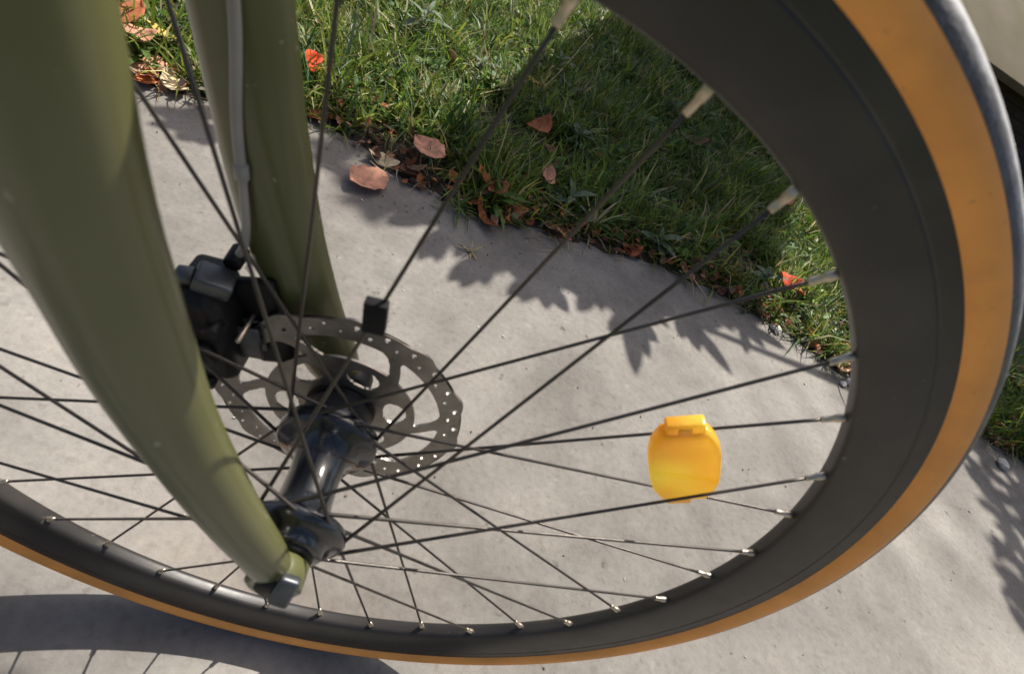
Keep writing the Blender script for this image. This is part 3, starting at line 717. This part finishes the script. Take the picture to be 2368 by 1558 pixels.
weed('broadleaf_weed', (-0.168, 1.546, soil_z(-0.168, 1.546)), 14, 0.06, 0.105, 0.26, 'silver_leaf', 'grey green broad leaved weed standing taller than the grass near the top', 0.10, 3)
weed('broadleaf_weed', (-0.36, 1.30, soil_z(-0.36, 1.30)), 10, 0.035, 0.06, 0.3, 'weed_leaf', 'fresh green weed in the sunny grass beside the far fork leg', 0.05, 4)
weed('broadleaf_weed', (0.02, 1.50, soil_z(0.02, 1.5)), 12, 0.05, 0.09, 0.24, 'silver_leaf', 'second smaller grey green weed just right of the tall one', 0.07, 13)
weed('broadleaf_weed', (0.95, 2.2, soil_z(0.95, 2.2)), 12, 0.06, 0.12, 0.24, 'weed_leaf', 'broad leaved green weed in deep shade beside the rim', 0.08, 14)
weed('grass_tuft', (0.072, 0.835, 0.002), 16, 0.035, 0.07, 0.08, 'weed_leaf', 'bright green grass tuft growing out over the pavement edge', 0.02, 5, 'grass tuft')
weed('seedling', (0.12, 0.722, 0.0), 9, 0.018, 0.04, 0.12, 'straw', 'tiny pale dried seedling lying on the pavement in the leaf shadow', 0.008, 6, 'seedling')
def plant_cover(name, n, nleaf, lmin, lmax, wmin, wmax, stem, up, mats, label, cat, seed):
    # low weeds and longer tufts that merge into the lawn: one mass of leaves
    me_ = bpy.data.meshes.new(name); V, F, MI = [], [], []
    r = random.Random(seed)
    for _ in range(n):
        x = r.uniform(-0.6, 1.3); y = edge(x) + 0.03 + r.uniform(0, 1)**1.5*1.5; mi = r.randrange(len(mats)); w = r.uniform(wmin, wmax); z = soil_z(x, y)
        for q in range(nleaf):
            t = q/nleaf; ln = r.uniform(lmin, lmax)*(1-0.3*t); lm = lance(ln, ln*w, r.uniform(0.1, 0.6))
            T = Matrix.Translation((x, y, z + stem*(0.15+0.85*t))) @ Euler((r.uniform(-.3, .3), -r.uniform(0.1, 0.9)*(0.4+t)*up, q*2.4+r.uniform(-.3, .3))).to_matrix().to_4x4()
            o = len(V); V += [T @ v.co for v in lm.vertices]; F += [tuple(i+o for i in p.vertices) for p in lm.polygons]; MI += [mi]*len(lm.polygons)
            bpy.data.meshes.remove(lm)
    me = mesh(name, V, F)
    for k in mats: me.materials.append(M[k])
    me.polygons.foreach_set('material_index', MI)
    ob = obj(name, me); ob['kind'] = 'stuff'; return tag(ob, label, cat)
plant_cover('weed_cover', 26, 9, 0.045, 0.085, 0.28, 0.42, 0.045, 1.0, ['weed_leaf', 'weed_leaf', 'silver_leaf'], 'low broad leaved weeds mixed into the lawn grass', 'weeds', 501)
plant_cover('long_grass', 34, 12, 0.07, 0.14, 0.05, 0.08, 0.02, 1.6, ['weed_leaf', 'weed_leaf', 'straw'], 'longer loose grass blades standing out of the lawn', 'grass', 502)
fe = empty('withered_flower', (0.19, 1.56, soil_z(0.19, 1.56)))
V, F = tube([(0, 0, 0), (0.004, 0, 0.03), (0.0, 0.004, 0.055)], 0.0014, 6); obj('stem', mesh('stem', V, F), M['straw'], fe)
for i in range(16):
    l = obj('bract', lance(0.034, 0.009, 0.25), M['ochre'], fe); l.location = (0, 0.004, 0.055); l.rotation_euler = (0, -rnd.uniform(0.0, 0.8), i*2.4)
tag(fe, 'withered ochre flower head with radiating bracts in the shaded grass', 'flower')
for pts, lab in (([(0.125, 1.30, 0.03), (0.26, 1.75, 0.055), (0.40, 2.35, 0.085)], 'long pale grass stalk leaning across the dark grass'),
                 ([(0.45, 1.50, 0.03), (0.56, 1.60, 0.05), (0.69, 1.66, 0.045)], 'broad bent grass blade lying in the shade'),
                 ([(0.19, 1.56, 0.045), (0.10, 1.44, 0.05), (0.02, 1.32, 0.035)], 'thin stalk bending left of the ochre flower'),
                 ([(0.20, 1.62, 0.05), (0.29, 1.60, 0.055), (0.33, 1.50, 0.03)], 'arched stalk right of the ochre flower')):
    p = catmull(pts, 5); V, F = tube(p, [0.0030*(1-0.7*i/(len(p)-1))+0.0006 for i in range(len(p))], 6)
    tag(obj('grass_stalk', mesh('grass_stalk', V, F), M['straw']), lab, 'stalk', 'loose grass stalks')
def pebble(name, loc, s, seed, label):
    bm = bmesh.new(); bmesh.ops.create_icosphere(bm, subdivisions=2, radius=1.0)
    for v in bm.verts: v.co *= 1 + 0.35*noise.noise(v.co*1.3 + Vector((seed*3.1, 0, 0)))
    for v in bm.verts: v.co = Vector((v.co.x*s, v.co.y*s*0.75, v.co.z*s*0.5))
    me = bpy.data.meshes.new(name); bm.to_mesh(me); bm.free()
    o = obj(name, me, M['stone']); o.location = loc; o.rotation_euler.z = seed; return tag(o, label, 'stone', 'pale stones at the lawn edge')
pebble('stone', (1.725, 0.813, 0.010), 0.022, 1, 'white stone on the shaded pavement right of the tyre')
pebble('stone', (0.965, 0.955, 0.008), 0.018, 2, 'pale stone at the lawn edge under the dark grass clump')
pebble('stone', (1.19, 0.868, 0.008), 0.020, 3, 'chalky stone chip on the pavement edge against the rim')
pebble('stone', (1.155, 0.850, 0.006), 0.012, 4, 'small chalky chip beside the larger chip against the rim')

# ---------------------------------------------------------------- shade tree at the right, outside the picture: it throws the leaf shadows
def inside(x, y, poly):
    c = False; j = len(poly)-1
    for i in range(len(poly)):
        xi, yi = poly[i]; xj, yj = poly[j]
        if (yi > y) != (yj > y) and x < (xj-xi)*(y-yi)/(yj-yi)+xi: c = not c
        j = i
    return c
SX, SY = SUN.x/SUN.z, SUN.y/SUN.z
TR = Vector((3.5, 2.0, 0))
tree = empty('shade_tree', TR); tag(tree, 'leafy tree overhanging the lawn from the right whose leaves shade the pavement', 'tree')
polyA = [(-0.09, 0.80), (0.0, 0.76), (0.10, 0.71), (0.24, 0.72), (0.36, 0.75), (0.5, 0.78), (0.62, 0.84), (0.78, 0.85), (0.90, 0.92), (0.92, 1.06), (1.12, 1.5), (1.5, 2.25), (2.0, 3.6), (0.75, 3.6), (0.42, 2.6), (0.16, 1.75), (0.06, 1.25)]
polyB = [(1.66, 0.92), (1.50, 0.66), (1.45, 0.46), (1.36, 0.28), (1.75, 0.1), (2.5, 0.5), (4.2, 2.6), (4.6, 4.0), (3.0, 3.0), (2.2, 1.9)]
LV, LF = [], []
def add_leaf(c, axis, nrm, ln, wd):
    axis = (axis - nrm*axis.dot(nrm)).normalized(); sdv = nrm.cross(axis); o = len(LV)
    for t, w, b in ((-0.5, 0.03, 0), (-0.22, 0.40, 0.05), (0.08, 0.5, 0.06), (0.32, 0.32, 0.02), (0.5, 0.0, -0.04)):
        LV.append(c + axis*(t*ln) - sdv*(w*wd) + nrm*(b*ln)); LV.append(c + axis*(t*ln) + sdv*(w*wd) + nrm*(b*ln))
    for k in range(4): LF.append((o+2*k, o+2*k+1, o+2*k+3, o+2*k+2))
twigs = []
def scatter(poly, n, hmin, hmax, seed):
    r = random.Random(seed); xs_ = [p[0] for p in poly]; ys_ = [p[1] for p in poly]; k = 0
    while k < n:
        gx, gy = r.uniform(min(xs_), max(xs_)), r.uniform(min(ys_), max(ys_))
        if not inside(gx, gy, poly): continue
        h = r.uniform(hmin, hmax); c = Vector((gx+SX*h, gy+SY*h, h))
        nr = (SUN + Vector((r.gauss(0, .35), r.gauss(0, .35), r.gauss(0, .35)))).normalized()
        ang = r.uniform(0, 6.28); add_leaf(c, Vector((math.cos(ang), math.sin(ang), r.uniform(-.4, .2))), nr, r.uniform(0.06, 0.095), r.uniform(0.03, 0.042)); k += 1
polyA[1:9] = [(0.0, 0.80), (0.10, 0.77), (0.24, 0.78), (0.36, 0.80), (0.5, 0.80), (0.62, 0.87), (0.78, 0.91), (0.90, 0.95)]
scatter(polyA, 9000, 1.3, 2.3, 1)
scatter([(0.35, 1.15), (0.9, 1.15), (1.12, 1.5), (1.5, 2.25), (2.0, 3.6), (0.9, 3.6)], 3500, 1.7, 2.6, 12)
scatter([(-0.36, -0.30), (-0.37, -0.20), (-0.24, -0.105), (-0.11, -0.105), (-0.12, -0.20), (-0.22, -0.24)], 95, 1.5, 2.1, 8)  # unseen leaf clump added to shade the far fork leg and brake
scatter(polyB, 5200, 1.6, 2.9, 2)
scatter([(-0.07, 0.82), (0.02, 0.77), (0.08, 0.74), (0.17, 0.72), (0.22, 0.75), (0.30, 0.72), (0.38, 0.77), (0.5, 0.74), (0.58, 0.80), (0.64, 0.86), (0.72, 0.84), (0.78, 0.89), (0.90, 0.94), (0.9, 1.1), (0.0, 1.1)], 1500, 1.3, 2.2, 3)
scatter([(-0.27, 0.95), (-0.21, 0.80), (-0.10, 0.70), (0.0, 0.74), (0.0, 0.95)], 60, 2.6, 3.6, 5)
# sprays of single leaves round the fringe: (tip on the ground, root on the ground)
LOBES = [((0.06, 0.75), [(0.025, 0.645), (0.055, 0.655)]), ((0.16, 0.735), [(0.095, 0.625), (0.125, 0.615), (0.16, 0.645)]), ((0.02, 0.79), [(-0.06, 0.745), (-0.03, 0.70)]),
         ((0.29, 0.75), [(0.215, 0.650), (0.255, 0.640), (0.295, 0.655), (0.345, 0.668)]), ((0.40, 0.77), [(0.375, 0.69)]),
         ((0.50, 0.745), [(0.445, 0.670), (0.497, 0.580), (0.475, 0.63), (0.535, 0.640), (0.565, 0.700)]),
         ((0.66, 0.845), [(0.635, 0.755), (0.685, 0.735), (0.765, 0.695)]), ((0.85, 0.92), [(0.825, 0.800), (0.99, 0.895), (0.905, 0.855)]),
         ((-0.39, 0.76), [(-0.49, 0.735), (-0.46, 0.690), (-0.41, 0.680), (-0.375, 0.695)]), ((-0.37, 0.81), [(-0.44, 0.795), (-0.45, 0.765)])]
for i, (root, tips) in enumerate(LOBES):
    h0 = 1.10 + 0.3*((i*7) % 5)/4
    for tip in tips:
        h = h0 + rnd.uniform(-0.05, 0.25)
        a = Vector((tip[0]+SX*h, tip[1]+SY*h, h)); b = Vector((root[0]+SX*h, root[1]+SY*h, h))
        add_leaf((a+b)/2 + (b-a)*0.03, a-b, (SUN + Vector((rnd.gauss(0, .22), rnd.gauss(0, .22), 0))).normalized(), (a-b).length*1.06, rnd.uniform(0.034, 0.052))
crown = obj('crown', mesh('crown', [v-TR for v in LV], LF), M['tree_leaf'], tree); crown['kind'] = 'stuff'
V, F = tube(catmull([(0, 0, -0.05), (0.03, 0.02, 0.6), (-0.02, 0.05, 1.2), (-0.05, 0.02, 1.9), (0.0, 0.0, 2.6)], 5), [0.085-0.0024*i for i in range(21)], 14)
obj('trunk', mesh('trunk', V, F), M['bark'], tree)
for tgt in ((1.3, 1.6, 1.35), (0.25, 1.5, 1.25), (1.6, 2.6, 1.7), (2.4, 1.3, 1.5), (2.5, 2.9, 1.8), (3.6, 3.4, 1.9)):
    t = Vector(tgt) - TR; st = Vector((-0.03, 0.03, 1.25)); md = (st+t)/2 + Vector((0, 0, 0.28))
    p = catmull([st, md, t], 8); V, F = tube(p, [0.024*(1-0.85*i/(len(p)-1)) for i in range(len(p))], 7)
    obj('branch', mesh('branch', V, F), M['bark'], tree)
